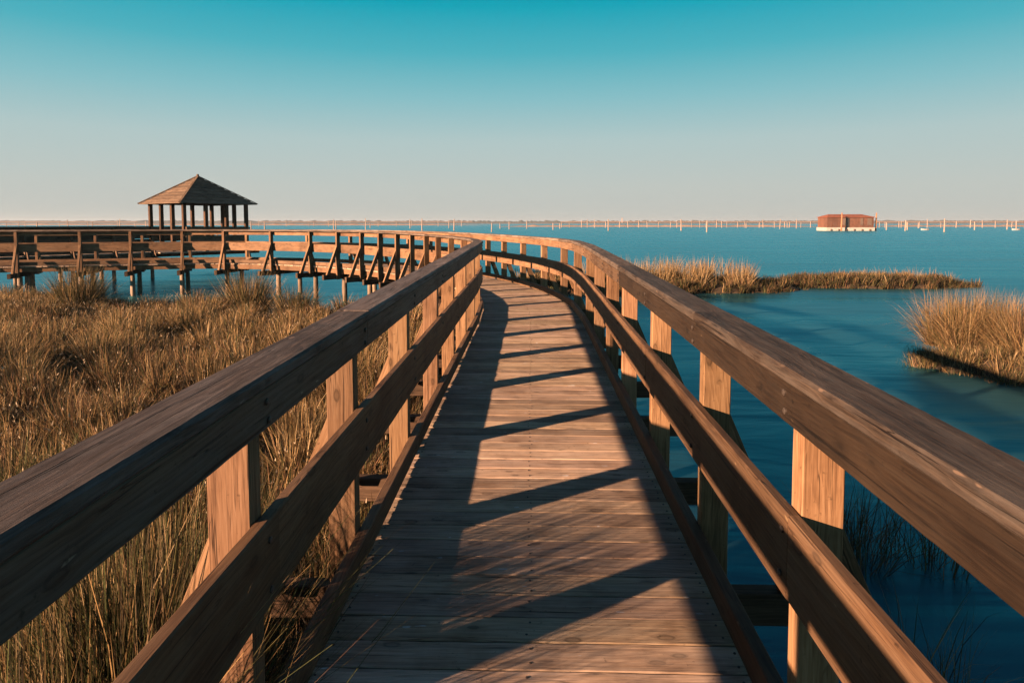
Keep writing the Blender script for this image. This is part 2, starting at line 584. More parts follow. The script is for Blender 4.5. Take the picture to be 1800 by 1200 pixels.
RAILS = []
for side in (-1, 1):
    rail = empty('railing', (0, 0, 0), bw)
    RAILS.append(rail)
    # posts with their braces
    for s in FR:
        c, t, n = path(s + (0.04 if side > 0 else -0.06) * (s < Y0))
        nn = n * side
        px = 0.7905 + 0.0625
        base = c + nn * px
        lean = rt.uniform(-.006, .006)
        tn = rt.uniform(0.85, 1.12)
        A = boxc(base + UP * -0.36, nn, t, 0.0625, 0.0375)
        B = boxc(base + UP * 1.083 + t * lean + nn * rt.uniform(-.002, .002), nn, t, 0.0625, 0.0375)
        board('post', A, B, M['post'], rail, r=0.004, step=0.12, jitter=0.0006, tint=(tn, tn * rt.uniform(.96, 1.03), tn * rt.uniform(.92, 1.05)))
        # brace, outside the post
        p0 = c + nn * (px + 0.0625 + 0.37) + UP * -0.198
        p1 = c + nn * (px + 0.0625 - 0.012) + UP * 0.66
        d = (p1 - p0).normalized()
        sd = d.cross(t).normalized()
        # vertical cut where it meets the post, level cut where it stands on the beam
        wv_ = 0.115
        A = [p0 - t * 0.03, p0 + t * 0.03, p0 - nn * wv_ + t * 0.03, p0 - nn * wv_ - t * 0.03]
        q1 = p1 - UP * 0.24
        p1o = c + nn * (px + 0.0640) + UP * 0.66
        q1o = c + nn * (px + 0.0640) + UP * 0.43
        B = [p1o - t * 0.03, p1o + t * 0.03, q1o + t * 0.03, q1o - t * 0.03]
        tn = rt.uniform(0.85, 1.1)
        board('brace', A, B, M['post'], rail, r=0.003, tint=(tn, tn, tn))
    # long boards: on the straight run two bays each, on the bend one bay each
    i = 0
    while i < len(FR) - 1:
        s0 = FR[i]
        straight = FR[min(i + 2, len(FR) - 1)] <= Y0 or s0 >= S2
        j = min(i + (2 if straight else 1), len(FR) - 1)
        s1 = FR[j]
        near = s1 < 10
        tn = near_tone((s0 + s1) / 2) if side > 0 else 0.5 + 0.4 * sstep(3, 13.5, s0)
        w_ = rt.uniform(.93, 1.07)
        g = 0.0012
        dz = rt.uniform(-.002, .002)
        kw = dict(step=0.03 if near else None)
        shade_grey = (1.0, 1.12, 1.45) if (side < 0 and s1 < 10) else (1, 1, 1)  # near left boards: bluish shade put into the tint, along with weathered grey
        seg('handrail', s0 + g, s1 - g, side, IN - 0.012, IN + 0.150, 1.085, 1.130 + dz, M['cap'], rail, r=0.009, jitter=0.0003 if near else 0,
            tint=tuple(w_ * ((0.70 + 1.6 * (tn - .13)) if side > 0 else (1.1 + 0.9 * (tn - .5))) * (0.5 + 0.5 * q) for q in shade_grey), **kw)
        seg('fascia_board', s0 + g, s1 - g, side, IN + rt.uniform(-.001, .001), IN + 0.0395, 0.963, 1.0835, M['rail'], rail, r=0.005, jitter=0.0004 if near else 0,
            tint=(tn * w_, tn * w_ * (.97 + .12 * (1 - tn)) * shade_grey[1], tn * w_ * (.95 + .25 * (1 - tn)) * shade_grey[2]), **kw)
        i = j
    i = 1
    seg('mid_rail', FR[0], FR[1] - g, side, IN, IN + 0.0395, 0.444, 0.700, M['rail'], rail)
    seg('toe_board', FR[0], FR[1] - g, side, IN - .01, IN + 0.0395, 0.018, 0.130, M['rail'], rail)
    while i < len(FR) - 1:
        s0 = FR[i]
        straight = FR[min(i + 2, len(FR) - 1)] <= Y0 or s0 >= S2
        j = min(i + (2 if straight else 1), len(FR) - 1)
        s1 = FR[j]
        near = s1 < 10
        w_ = rt.uniform(.9, 1.08)
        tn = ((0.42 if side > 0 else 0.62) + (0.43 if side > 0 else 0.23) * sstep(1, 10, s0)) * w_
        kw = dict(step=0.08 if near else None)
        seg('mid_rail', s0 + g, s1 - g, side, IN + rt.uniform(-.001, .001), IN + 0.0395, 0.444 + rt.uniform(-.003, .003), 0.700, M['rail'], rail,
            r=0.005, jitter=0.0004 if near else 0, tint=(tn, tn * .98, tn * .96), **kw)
        seg('toe_board', s0 + g, s1 - g, side, IN - 0.012, IN + 0.0395, 0.018, 0.130, M['rail'], rail,
            r=0.005, jitter=0.0012 if near else 0, tint=(tn * .8, tn * .8, tn * .8), **kw)
        i = j

# --- bolt heads where the boards meet the nearer posts
def bolt_mesh():
    V, F = [], []
    for x, r_ in ((0, .0105), (.005, .0105), (.0075, .006)):
        for k in range(8):
            V.append((x, r_ * math.cos(k * .7854), r_ * math.sin(k * .7854)))
    for i in range(2):
        for k in range(8):
            F.append((i * 8 + k, i * 8 + (k + 1) % 8, i * 8 + 8 + (k + 1) % 8, i * 8 + 8 + k))
    F.append(tuple(16 + k for k in range(8)))
    me = mesh_from('bolt', V, F)
    fix_normals(me)
    me.materials.append(M['iron'])
    return me
BOLT = bolt_mesh()
for side, rl in zip((-1, 1), RAILS):
    for s_ in FR[2:14]:
        for h_ in (0.995, 1.050, 0.50, 0.64):
            o = link('bolt', BOLT, None, rl)
            o.matrix_world = Matrix.Translation(at(s_ + (0.04 if side > 0 else -0.06) * (s_ < Y0) + rt.uniform(-.012, .012), side, IN - 0.0005, h_ + rt.uniform(-.006, .006))) @ Matrix.Rotation(math.atan2(path(s_)[2].y * -side, path(s_)[2].x * -side), 4, 'Z')

# --- cross beams and piles
def pile_mesh(seed, r0=0.072, r1=0.085, L=2.2):
    rnd = random.Random(seed)
    V, F = [], []
    K, N = 12, 10
    for i in range(N + 1):
        f = i / N
        rr = r0 + (r1 - r0) * f
        for k in range(K):
            a = 2 * math.pi * k / K
            q = rr * (1 + rnd.uniform(-.05, .05))
            V.append((L * (0.5 - f), q * math.cos(a), q * math.sin(a)))
    for i in range(N):
        for k in range(K):
            F.append((i * K + k, i * K + (k + 1) % K, (i + 1) * K + (k + 1) % K, (i + 1) * K + k))
    F.append(tuple(range(K)))
    me = mesh_from('pile', V, F, True)
    fix_normals(me)
    me.materials.append(M['pile'])
    return me
PILES = [pile_mesh(i) for i in range(4)]
PILE_L = 2.2

def add_pile(p_top, parent, rnd, scale=1.0):
    o = link('pile', rnd.choice(PILES), None, parent)
    mx = Matrix.Rotation(R(-90), 4, 'Y')
    mx = Matrix.Translation(p_top - UP * PILE_L * 0.5) @ Matrix.Rotation(rnd.uniform(-.03, .03), 4, 'X') @ Matrix.Rotation(rnd.uniform(0, 6.28), 4, 'Z') @ mx
    o.matrix_world = mx
    k = rnd.uniform(.75, 1.15)
    o.color = (k, k, k, 1)
    return o

for s in FR:
    c, t, n = path(s)
    cc = c + t * 0.062
    A = boxc(cc - n * 1.36 + UP * -0.275, t, UP, 0.045, 0.0775)
    B = boxc(cc + n * 1.36 + UP * -0.275, t, UP, 0.045, 0.0775)
    # the beam stands beside the posts, the braces land on it
    board('cross_beam', A, B, M['beam'], bw, r=0.005, tint=(rt.uniform(.5, .8),) * 3)
    for q in (-0.56, 0.56):
        add_pile(c + n * (q + rt.uniform(-.06, .06)) + t * rt.uniform(0.05, .08) + UP * -0.356, bw, rt)

# ------------------------------------------------------------------ far walkway and gazebo
GZ = Vector((-15.70, 30.6, 0))
U = Vector((0.56, 0.83, 0)).normalized()          # along the far walkway, away from the viewer
N_ = Vector((U.y, -U.x, 0))                        # its shaded side, towards the viewer's right
FD = 0.30                                          # deck height there
fw = empty('walkway', (0, 0, 0))
tag(fw, 'shaded wooden walkway with railing leading to the gazebo, behind the sunlit boardwalk', 'walkway')

def fp(u, n, h):
    return Vector((GZ.x, GZ.y, 0)) + U * u + N_ * n + UP * (FD + h)

def fboard(name, u0, u1, n0, n1, h0, h1, mat, parent, **kw):
    A = [fp(u0, n0, h0), fp(u0, n1, h0), fp(u0, n1, h1), fp(u0, n0, h1)]
    B = [fp(u1, n0, h0), fp(u1, n1, h0), fp(u1, n1, h1), fp(u1, n0, h1)]
    return board(name, A, B, mat, parent, **kw)

rf = random.Random(21)
fdk = empty('deck', (0, 0, 0), fw)
u = -15.0
while u < 2.6:
    fboard('plank', u, u + 0.29, -1.9 if u > -2.6 else -0.9, 1.9 if u > -2.6 else 0.9, -0.04, rf.uniform(-.002, .002), M['deck'], fdk, r=0.003)
    u += 0.297
for n_ in (-0.8, 0.8):
    fboard('stringer', -15, 2.6, n_ - 0.04, n_ + 0.04, -0.22, -0.045, M['beam'], fdk)
for side in (-1, 1):
    frl = empty('railing', (0, 0, 0), fw)
    us = [-15 + 1.55 * k for k in range(9)]
    for k, u in enumerate(us):
        A = boxc(fp(u, side * 0.86, -0.4), U, N_, 0.04, 0.06)
        B = boxc(fp(u, side * 0.86, 1.08), U, N_, 0.04, 0.06)
        board('post', A, B, M['beam'], frl, r=0.003)
        fboard('cross_beam', u + .045, u + .135, side * 0.02, side * 1.3, -0.385, -0.225, M['beam'], frl)
        A = [fp(u - .03, side * 1.25, -.22), fp(u + .03, side * 1.25, -.22), fp(u + .03, side * 1.14, -.22), fp(u - .03, side * 1.14, -.22)]
        B = [fp(u - .03, side * 0.922, .64), fp(u + .03, side * .922, .64), fp(u + .03, side * .922, .42), fp(u - .03, side * .922, .42)]
        board('brace', A, B, M['beam'], frl, r=0.003)
        add_pile(fp(u + .09, side * 0.6, -0.39), frl, rf)
        if k < len(us) - 1:
            v = us[k + 1]
            fboard('handrail', u + .002, v - .002, side * .75, side * .93, 1.085, 1.13, M['beam'], frl)
            fboard('fascia_board', u + .002, v - .002, side * .76, side * .80, 0.94, 1.083, M['beam'], frl)
            fboard('side_board', u + .002, v - .002, side * .765, side * .80, 0.60 if side > 0 else 0.72, 0.93, M['beam'], frl, tint=(.6, .6, .6)) if side > 0 else None
            fboard('mid_rail', u + .002, v - .002, side * .76, side * .80, 0.40, 0.58, M['beam'], frl)
            fboard('toe_board', u + .002, v - .002, side * .75, side * .80, 0.03, 0.14, M['beam'], frl)

gz = empty('gazebo', (GZ.x, GZ.y, FD))
tag(gz, 'open wooden gazebo with a pyramid roof at the end of the walkway', 'gazebo')
def gp(u, n, h):
    return Vector((GZ.x, GZ.y, 0)) + U * u + N_ * n + UP * (FD + h)
HS = 1.50
posts = []
for k in range(4):
    f = -HS + 2 * HS * k / 3
    posts += [(f, -HS), (f, HS)]
    if 0 < k < 3:
        posts += [(-HS, f), (HS, f)]
for (a, b) in posts:
    board('post', boxc(gp(a, b, -0.02), U, N_, 0.075, 0.075), boxc(gp(a, b, 2.12), U, N_, 0.075, 0.075), M['beam'], gz, r=0.006, tint=(.55, .5, .5))
    add_pile(gp(a, b, -0.05), gz, rf)
def gboard(name, u0, n0, u1, n1, wd, h0, h1, mat, parent):
    a, b = gp(u0, n0, 0), gp(u1, n1, 0)
    d = (b - a).normalized()
    sd = Vector((d.y, -d.x, 0))
    A = [a - sd * wd + UP * h0, a + sd * wd + UP * h0, a + sd * wd + UP * h1, a - sd * wd + UP * h1]
    B = [b - sd * wd + UP * h0, b + sd * wd + UP * h0, b + sd * wd + UP * h1, b - sd * wd + UP * h1]
    return board(name, A, B, mat, parent, r=0.004)
for sg in (-1, 1):
    gboard('wall_plate', sg * HS, -HS - .1, sg * HS, HS + .1, 0.06, 2.122, 2.25, M['beam'], gz)
    gboard('wall_plate', -HS + .062, sg * HS, HS - .062, sg * HS, 0.06, 2.122, 2.25, M['beam'], gz)
    # low railing round the platform
    gboard('handrail', sg * (HS + .16), -HS, sg * (HS + .16), HS, 0.05, 0.98, 1.06, M['beam'], gz) if sg > 0 else None
    gboard('handrail', -HS, sg * (HS + .14), HS, sg * (HS + .14), 0.05, 0.96, 1.10, M['beam'], gz)
    gboard('mid_rail', -HS, sg * (HS + .11), HS, sg * (HS + .11), 0.02, 0.40, 0.70, M['beam'], gz)
# roof: courses of boards, each lapping over the one below
roof = empty('roof', (0, 0, 2.1), gz)
RH, RB, RT = 1.86, 2.13, 3.44
NC = 9
for q in range(4):
    ang = q * math.pi / 2
    def rot(a, b):
        return (a * math.cos(ang) - b * math.sin(ang), a * math.sin(ang) + b * math.cos(ang))
    for k in range(NC):
        f0, f1 = k / NC, (k + 1.12) / NC
        f1 = min(f1, 1.0)
        r0, r1 = RH * (1 - f0), max(RH * (1 - f1), 0.012)
        z0, z1 = RB + (RT - RB) * f0 + 0.035, RB + (RT - RB) * f1 + 0.004
        th = 0.03
        cs = []
        for (rr, zz, sg) in ((r0, z0, -1), (r0, z0, 1), (r1, z1, 1), (r1, z1, -1)):
            x, y = rot(rr, sg * (rr - 0.004))
            cs.append(gp(x, y, zz))
        A = [cs[0] - UP * th, cs[3] - UP * th, cs[3], cs[0]]
        B = [cs[1] - UP * th, cs[2] - UP * th, cs[2], cs[1]]
        t_ = rf.uniform(.85, 1.15)
        board('roof_board', A, B, M['roof'], roof, r=0.003, tint=(t_, t_, t_))
    # hip cap
    x0, y0 = rot(RH + .02, RH + .02)
    x1, y1 = rot(0.02, 0.02)
    a, b = gp(x0, y0, RB + .04), gp(x1, y1, RT + .03)
    d = (b - a).normalized()
    sd = d.cross(UP).normalized()
    up = sd.cross(d)
    board('hip_cap', boxc(a, sd, up, 0.05, 0.02), boxc(b, sd, up, 0.05, 0.02), M['roof'], roof, r=0.004)
board('finial', boxc(gp(0, 0, RT - .02), U, N_, 0.06, 0.06), boxc(gp(0, 0, RT + .12), U, N_, 0.04, 0.04), M['roof'], roof, r=0.01)

# ------------------------------------------------------------------ grass
def grass_material():
    t = NT('dry_grass')
    at_ = t.n.new('ShaderNodeAttribute')
    at_.attribute_name = 'tone'
    t.l.new(at_.outputs['Color'], t.b.inputs['Base Color'])
    t.b.inputs['Roughness'].default_value = 0.75
    t.b.inputs['Specular IOR Level'].default_value = 0.15
    tr = t.n.new('ShaderNodeBsdfTranslucent')
    t.l.new(at_.outputs['Color'], tr.inputs['Color'])
    mx = t.n.new('ShaderNodeMixShader')
    mx.inputs[0].default_value = 0.22
    t.l.new(t.b.outputs[0], mx.inputs[1])
    t.l.new(tr.outputs[0], mx.inputs[2])
    t.l.new(mx.outputs[0], t.out.inputs['Surface'])
    return t.m
M['grass'] = grass_material()

def blades(root, az, lean, bend, length, width, color, rng):
    n = len(root)
    ts = np.array([0.0, 0.38, 0.72, 1.0])
    wf = np.array([1.0, 0.85, 0.55, 0.0])
    hd = np.stack([np.cos(az), np.sin(az)], 1)
    pts = np.zeros((n, 4, 3))
    pts[:, 0] = root
    for k in range(1, 4):
        tm = (ts[k] + ts[k - 1]) / 2
        ang = lean + bend * tm ** 1.5
        dl = length * (ts[k] - ts[k - 1])
        pts[:, k, :2] = pts[:, k - 1, :2] + hd * (np.sin(ang) * dl)[:, None]
        pts[:, k, 2] = pts[:, k - 1, 2] + np.cos(ang) * dl
    sa = rng.uniform(0, math.pi, n)
    side = np.stack([np.cos(sa), np.sin(sa), np.zeros(n)], 1)
    V = np.zeros((n, 7, 3))
    for k in range(3):
        off = side * (width * wf[k] * 0.5)[:, None]
        V[:, 2 * k] = pts[:, k] - off
        V[:, 2 * k + 1] = pts[:, k] + off
    V[:, 6] = pts[:, 3]
    C = np.ones((n, 7, 4))
    C[:, :, :3] = color[:, None, :]
    return V, C

def blade_mesh(name, parts):
    V = np.concatenate([p[0] for p in parts])
    C = np.concatenate([p[1] for p in parts])
    n = len(V)
    me = bpy.data.meshes.new(name)
    base = (np.arange(n) * 7)[:, None]
    loops = np.concatenate([base + np.array([0, 1, 3, 2]), base + np.array([2, 3, 5, 4]), base + np.array([4, 5, 6])], 1).ravel()
    tot = np.tile(np.array([4, 4, 3]), n)
    start = np.concatenate([[0], np.cumsum(tot)[:-1]])
    me.vertices.add(n * 7)
    me.vertices.foreach_set('co', V.ravel().astype(np.float32))
    me.loops.add(len(loops))
    me.loops.foreach_set('vertex_index', loops.astype(np.int32))
    me.polygons.add(len(tot))
    me.polygons.foreach_set('loop_start', start.astype(np.int32))
    me.polygons.foreach_set('loop_total', tot.astype(np.int32))
    me.update(calc_edges=True)
    ca = me.color_attributes.new('tone', 'FLOAT_COLOR', 'POINT')
    ca.data.foreach_set('color', C.ravel().astype(np.float32))
    me.materials.append(M['grass'])
    return me

GOLD = np.array((.33, .205, .088)); TAN = np.array((.43, .30, .16)); OLIVE = np.array((.105, .090, .036))
DARK = np.array((.060, .046, .028)); RUST = np.array((.21, .115, .062)); GREEN = np.array((.085, .095, .035))

def pick(n, weights, rng, var=0.3):
    pal = np.stack([GOLD, TAN, OLIVE, DARK, RUST, GREEN])
    w_ = np.array(weights, float)
    w_ /= w_.sum()
    c = pal[rng.choice(6, n, p=w_)]
    return c * (1 + rng.uniform(-var, var, n))[:, None]

def tussock(cx, cy, z, radius, height, count, width, weights, rng, spread=0.9, droop=0.7, wind=0.15, tone=1.0):
    a = rng.uniform(0, 2 * math.pi, count)
    rr = radius * 0.45 * np.sqrt(rng.uniform(0, 1, count))
    root = np.stack([cx + rr * np.cos(a), cy + rr * np.sin(a), np.full(count, z) - 0.03], 1)
    az = a + rng.normal(0, 0.9, count)
    lean = np.abs(rng.normal(0, 0.33, count)) * spread
    bend = rng.uniform(-0.35, 1.0, count) * droop + lean * 0.3
    L = height * rng.uniform(0.55, 1.12, count)
    root[:, 0] += 0
    # a light breeze from the left
    az = np.arctan2(np.sin(az), np.cos(az) + wind)
    return blades(root, az, lean, bend, L, width * rng.uniform(.6, 1.3, count), pick(count, weights, rng) * tone, rng)

def scrub(xs, ys, zs, height, width, weights, rng):
    n = len(xs)
    root = np.stack([xs, ys, zs - 0.02], 1)
    return blades(root, rng.uniform(0, 6.28, n), np.abs(rng.normal(0, .5, n)), rng.uniform(-.6, .8, n), height * rng.uniform(.4, 1.2, n),
                  width * rng.uniform(.6, 1.4, n), pick(n, weights, rng), rng)

rng = np.random.default_rng(4)
parts = []
W_DRY = [5, 3, 2, 1, 1, .5]
W_BROWN = [2, 1, 2, 2.5, 3, .5]
W_GREEN = [2, 1.5, 4, 2, .3, 3]
def visible(x, y, pad=2.2):
    return x > -0.90 * max(y, 0) - pad

WALK = np.array([path(q)[0][:2] for q in np.arange(-2, END, 0.25)])
def clear_of_walk(x, y, m):
    return np.min((WALK[:, 0] - x) ** 2 + (WALK[:, 1] - y) ** 2) > (0.9 + m) ** 2

cnt = 0
for _ in range(9000):
    y = -1.2 + 19.5 * math.sqrt(rng.uniform(0, 1))
    x = -1.15 - rng.uniform(0, 1) * (0.9 * max(y, 0) + 2.4)
    if not visible(x, y):
        continue
    z = marsh_h(x, y)
    if z < WATER + 0.02 or not clear_of_walk(x, y, 0.25):
        continue
    pat = fbm(x + 40, y, 0.22)
    if rng.uniform() > 0.06 + 0.10 * (pat > 0) + 0.16 * (y < 5):
        continue
    near = y < 5.5
    dist = max(y, 1.0)
    dwalk = -x - 0.95 if y < Y0 else 3
    hmax = 0.58 + 0.20 * min(dwalk, 2.2)
    h = min(hmax, rng.choice([.34, .45, .6, .85]) * rng.uniform(.8, 1.15))
    if y > 4: h *= 0.82
    if y > 13: h *= 0.8
    wts = W_DRY if pat > -0.05 else W_BROWN
    if near and rng.uniform() < 0.6: wts = W_GREEN
    drp = rng.uniform(1.0, 2.2) if near else rng.uniform(.5, 1.3)
    parts.append(tussock(x, y, z, rng.uniform(.25, .5), h, 260 if near else (330 if y < 10 else 260), 0.0042 + 0.0007 * dist, wts, rng,
                         spread=rng.uniform(1.2, 2.3), droop=drp, tone=rng.uniform(.6, 1.35)))
    cnt += 1
# low twiggy cover between the tussocks
NS = 190000
ys = -1.5 + 19.5 * np.sqrt(rng.uniform(0, 1, NS))
xs = -0.75 - rng.uniform(0, 1, NS) * (0.9 * np.maximum(ys, 0) + 2.6)
keep = []
zs = np.zeros(NS)
for i in range(NS):
    zs[i] = marsh_h(xs[i], ys[i])
    keep.append(zs[i] > WATER + 0.02)
keep = np.array(keep)
xs, ys, zs = xs[keep], ys[keep], zs[keep]
parts.append(scrub(xs, ys, zs, 0.24 + 0.26 * np.array([fbm(a, b, .9) for a, b in zip(xs, ys)]), 0.0045 + 0.0006 * np.maximum(ys, 1), [3.5, 2.2, 1.2, 1.0, 3.0, .3], rng))
# pale seed heads and dead leaves caught in the scrub
ns = 14000
ii = rng.choice(len(xs), ns)
root = np.stack([xs[ii], ys[ii], zs[ii] + rng.uniform(.12, .48, ns)], 1)
parts.append(blades(root, rng.uniform(0, 6.28, ns), rng.uniform(0, 1.5, ns), np.zeros(ns), rng.uniform(.02, .045, ns), rng.uniform(.008, .016, ns),
                    np.array((.46, .36, .25)) * rng.uniform(.6, 1.2, ns)[:, None], rng))
o = link('marsh_grass', blade_mesh('marsh_grass', parts), None)
tag(o, 'dry golden marsh grass and brown scrub covering the ground left of the boardwalk', 'grass', kind='stuff')
print('TUSSOCKS', cnt)

# tussocks that stand out by themselves
def plant(name, label, cat, x, y, z, specs, group=None):
    ps = []
    for (dx, dy, rad, h, n, wd, wts, spd, drp) in specs:
        ps.append(tussock(dx, dy, 0, rad, h, n, wd, wts, rng, spd, drp))
    o = link(name, blade_mesh(name, ps), None)
    o.location = (x, y, z)
    tag(o, label, cat, group)
    return o
W_TUS = [3, 2, 4, 3, .5, 1]
G1 = 'round tussocks in front of the pier'
for (x, y, rad, h, lab) in ((-11.5, 16.2, .75, 1.02, 'big round rush tussock standing before the pier, furthest from the railing'),
                            (-6.95, 15.8, .75, 1.0, 'round rush tussock in the middle, between the gazebo and the near railing'),
                            (-5.75, 15.6, .6, .85, 'smaller dark tussock just beside the round one, nearer the railing')):
    plant('rush_tussock', lab, 'tussock', x, y, marsh_h(x, y), [(0, 0, rad, h * 1.3, 1700, .012, W_TUS, 1.7, .7)], G1)
plant('sedge_tussock', 'tall green and straw sedge leaning through the near left railing', 'sedge', -1.30, 1.75, -0.66,
      [(0, 0, .42, 1.40, 1700, .0066, W_GREEN, .6, 1.0), (0, .35, .42, 1.36, 1700, .0066, W_GREEN, .55, .7), (-.12, .62, .4, 1.3, 800, .0062, W_GREEN, .6, .8), (-.15, -.35, .5, 1.3, 240, .006, [4, 6, 1, 0, .5, 2], 1.5, 2.6), (-.2, .5, .5, 1.35, 240, .006, [4, 6, 1, 0, .5, 2], 1.5, 2.6)])
plant('sedge_tussock', 'arching straw coloured sedge at the lower corner, under the handrail', 'sedge', -1.75, 0.62, -0.66,
      [(0, 0, .6, 1.05, 420, .005, W_GREEN, 1.6, 1.9), (-.6, .5, .5, .95, 380, .005, W_GREEN, 1.6, 1.9), (.3, .45, .5, 1.25, 260, .0055, [4, 5, 1, 0, .5, 1.5], 1.6, 2.3), (-.2, 1.2, .5, 1.2, 260, .0055, [4, 5, 1, 0, .5, 1.5], 1.6, 2.3)])

# islets
def islet_grass(idx, label, name, blocks):
    ps = []
    hf = ISL_H[idx]
    for (x0, x1, y0, y1, n, h, wd, wts, thr, spr) in blocks:
        for _ in range(n):
            x, y = rng.uniform(x0, x1), rng.uniform(y0, y1)
            z = hf(x, y)
            if z < WATER + thr:
                continue
            ps.append(tussock(x, y, z, .35, h * rng.uniform(.7, 1.1), 46, wd, wts, rng, spr, .6))
    o = link(name, blade_mesh(name, ps), None)
    tag(o, label, 'reeds', kind='stuff')
W_REED = [5, 5, 1, .5, 1, 0]
W_LOW = [.5, .2, 3, 6, 2, 1]
islet_grass(0, 'tall pale reeds over dark low plants on the long islet', 'reeds',
            [(-3, 10.5, 21.8, 26.3, 900, .36, .02, W_LOW, -.14, 1.2), (2.8, 7.9, 23.0, 25.2, 75, 1.0, .014, W_REED, .08, 1.0), (-3, 3, 23.2, 25.2, 60, .8, .016, W_REED, .08, .7)])
islet_grass(1, 'dark low plants with a few pale tufts on the flat islet', 'reeds',
            [(8, 17, 23.8, 26.8, 800, .40, .02, W_LOW, -.14, 1.2), (12.8, 14.6, 24.8, 25.8, 14, .6, .012, W_REED, .05, 1.3), (9, 17, 24.8, 25.8, 10, .55, .014, W_REED, .05, .9)])
islet_grass(2, 'matted straw grass along the edge of the mud bank', 'reeds',
            [(6.2, 13.5, 8.3, 13.7, 1900, .27, .009, [2, 2, 3, 3.5, 1.5, 1], -.16, 2.2)])
plant('grass_clump', 'golden bushy grass clump at the tip of the mud bank', 'grass clump', 7.98, 11.95, WATER + .16,
      [(rng.uniform(-.45, .45), rng.uniform(-.5, .5), .5, 1.15, 560, .007, [5, 3, 3, 1.5, 3, .5], 1.9, 1.5) for _ in range(9)])
plant('grass_clump', 'larger golden grass clump on the mud bank, cut off by the picture edge', 'grass clump', 8.8, 10.8, WATER + .18,
      [(rng.uniform(-.9, 1.2), rng.uniform(-.6, .5), .55, 1.12, 560, .007, [5, 3, 2, 1.5, 3, .5], 2.0, 1.5) for _ in range(14)])
plant('water_plant', 'dark straggly plant in the shaded water beside the right railing', 'plant', 2.55, 4.75, WATER,
      [(rng.uniform(-.35, .35), rng.uniform(-.25, .25), .4, .62, 60, .006, [.3, 0, 2, 5, 3, 1], 1.8, .8) for _ in range(6)])
plant('water_plant', 'thin arching grass in the shade at the lower right corner', 'plant', 2.15, 3.3, WATER,
      [(rng.uniform(-.2, .2), rng.uniform(-.2, .2), .4, .55, 40, .005, [1, 1, 2, 4, 1, 1], 2.0, 1.5) for _ in range(3)])

# ------------------------------------------------------------------ house boat
M['hull'] = plain('hull_paint', (0.50, 0.47, 0.43), 0.7, 1.2, 0.2)
M['rust'] = plain('rust_wall', (0.16, 0.072, 0.045), 0.8, 0.8, 0.25)
M['orange'] = plain('orange_roof', (0.28, 0.09, 0.045), 0.75, 1.0, 0.2)
M['darkhole'] = plain('dark_door', (0.03, 0.03, 0.032), 0.8, 1.0, 0.2)
M['shutter'] = plain('grey_shutter', (0.16, 0.11, 0.085), 0.8, 1.0, 0.2)
hb = empty('houseboat', (96.2, 203.4, WATER))
tag(hb, 'rust brown floating hut with an orange roof and white hull out on the lagoon', 'houseboat')
def hbox(name, x0, x1, y0, y1, z0, z1, mat, parent, inset=0.0, tint=None):
    V = [(x0, y0, z0), (x1, y0, z0), (x1, y1, z0), (x0, y1, z0), (x0 + inset, y0 + inset, z1), (x1 - inset, y0 + inset, z1), (x1 - inset, y1 - inset, z1), (x0 + inset, y1 - inset, z1)]
    F = [(3, 2, 1, 0), (4, 5, 6, 7), (0, 1, 5, 4), (1, 2, 6, 5), (2, 3, 7, 6), (3, 0, 4, 7)]
    return link(name, mesh_from(name, V, F), mat, parent, tint)
hbox('hull', -7.1, 7.1, -3.45, 3.45, -0.3, 1.0, M['hull'], hb, -0.05)
k = 0
for i in range(9):                                  # wall panels along the side
    x0 = -6.9 + i * 13.8 / 9
    t_ = rf.uniform(.8, 1.15)
    hbox('wall_panel', x0 + .02, x0 + 13.8 / 9 - .02, -3.30, -3.15, 1.002, 4.0, M['rust'], hb, 0, (t_, t_, t_))
for i in range(4):
    y0 = -3.10 + i * 1.6
    t_ = rf.uniform(.9, 1.2)
    hbox('wall_panel', -6.90, -6.76, y0 + .02, y0 + 1.58, 1.002, 4.0, M['rust'], hb, 0, (t_, t_, t_))
hbox('wall', -6.75, 6.85, -3.14, 3.25, 1.001, 4.0, M['rust'], hb)
hbox('door', -1.25, -0.45, -3.42, -3.302, 1.01, 3.85, M['darkhole'], hb)
for (a, b) in ((-2.7, -1.5), (2.9, 3.7), (5.0, 6.3)):
    hbox('shutter', a, b, -3.38, -3.302, 1.7, 3.8, M['shutter'], hb)
rfo = hbox('roof', -7.15, 7.15, -3.6, 3.6, 4.003, 4.14, M['orange'], hb)
V = [(-7.1, -3.55, 4.142), (7.1, -3.55, 4.142), (7.1, 3.55, 4.142), (-7.1, 3.55, 4.142), (-5.2, 0, 5.0), (4.8, 0, 5.0)]
link('roof_slope', mesh_from('roof_slope', V, [(0, 1, 5, 4), (1, 2, 5), (2, 3, 4, 5), (3, 0, 4)]), M['orange'], hb)
for i in range(6):
    hbox('fender', -6 + i * 2.3, -5.65 + i * 2.3, -3.72, -3.50, 0.05, 0.55, M['shutter'], hb)

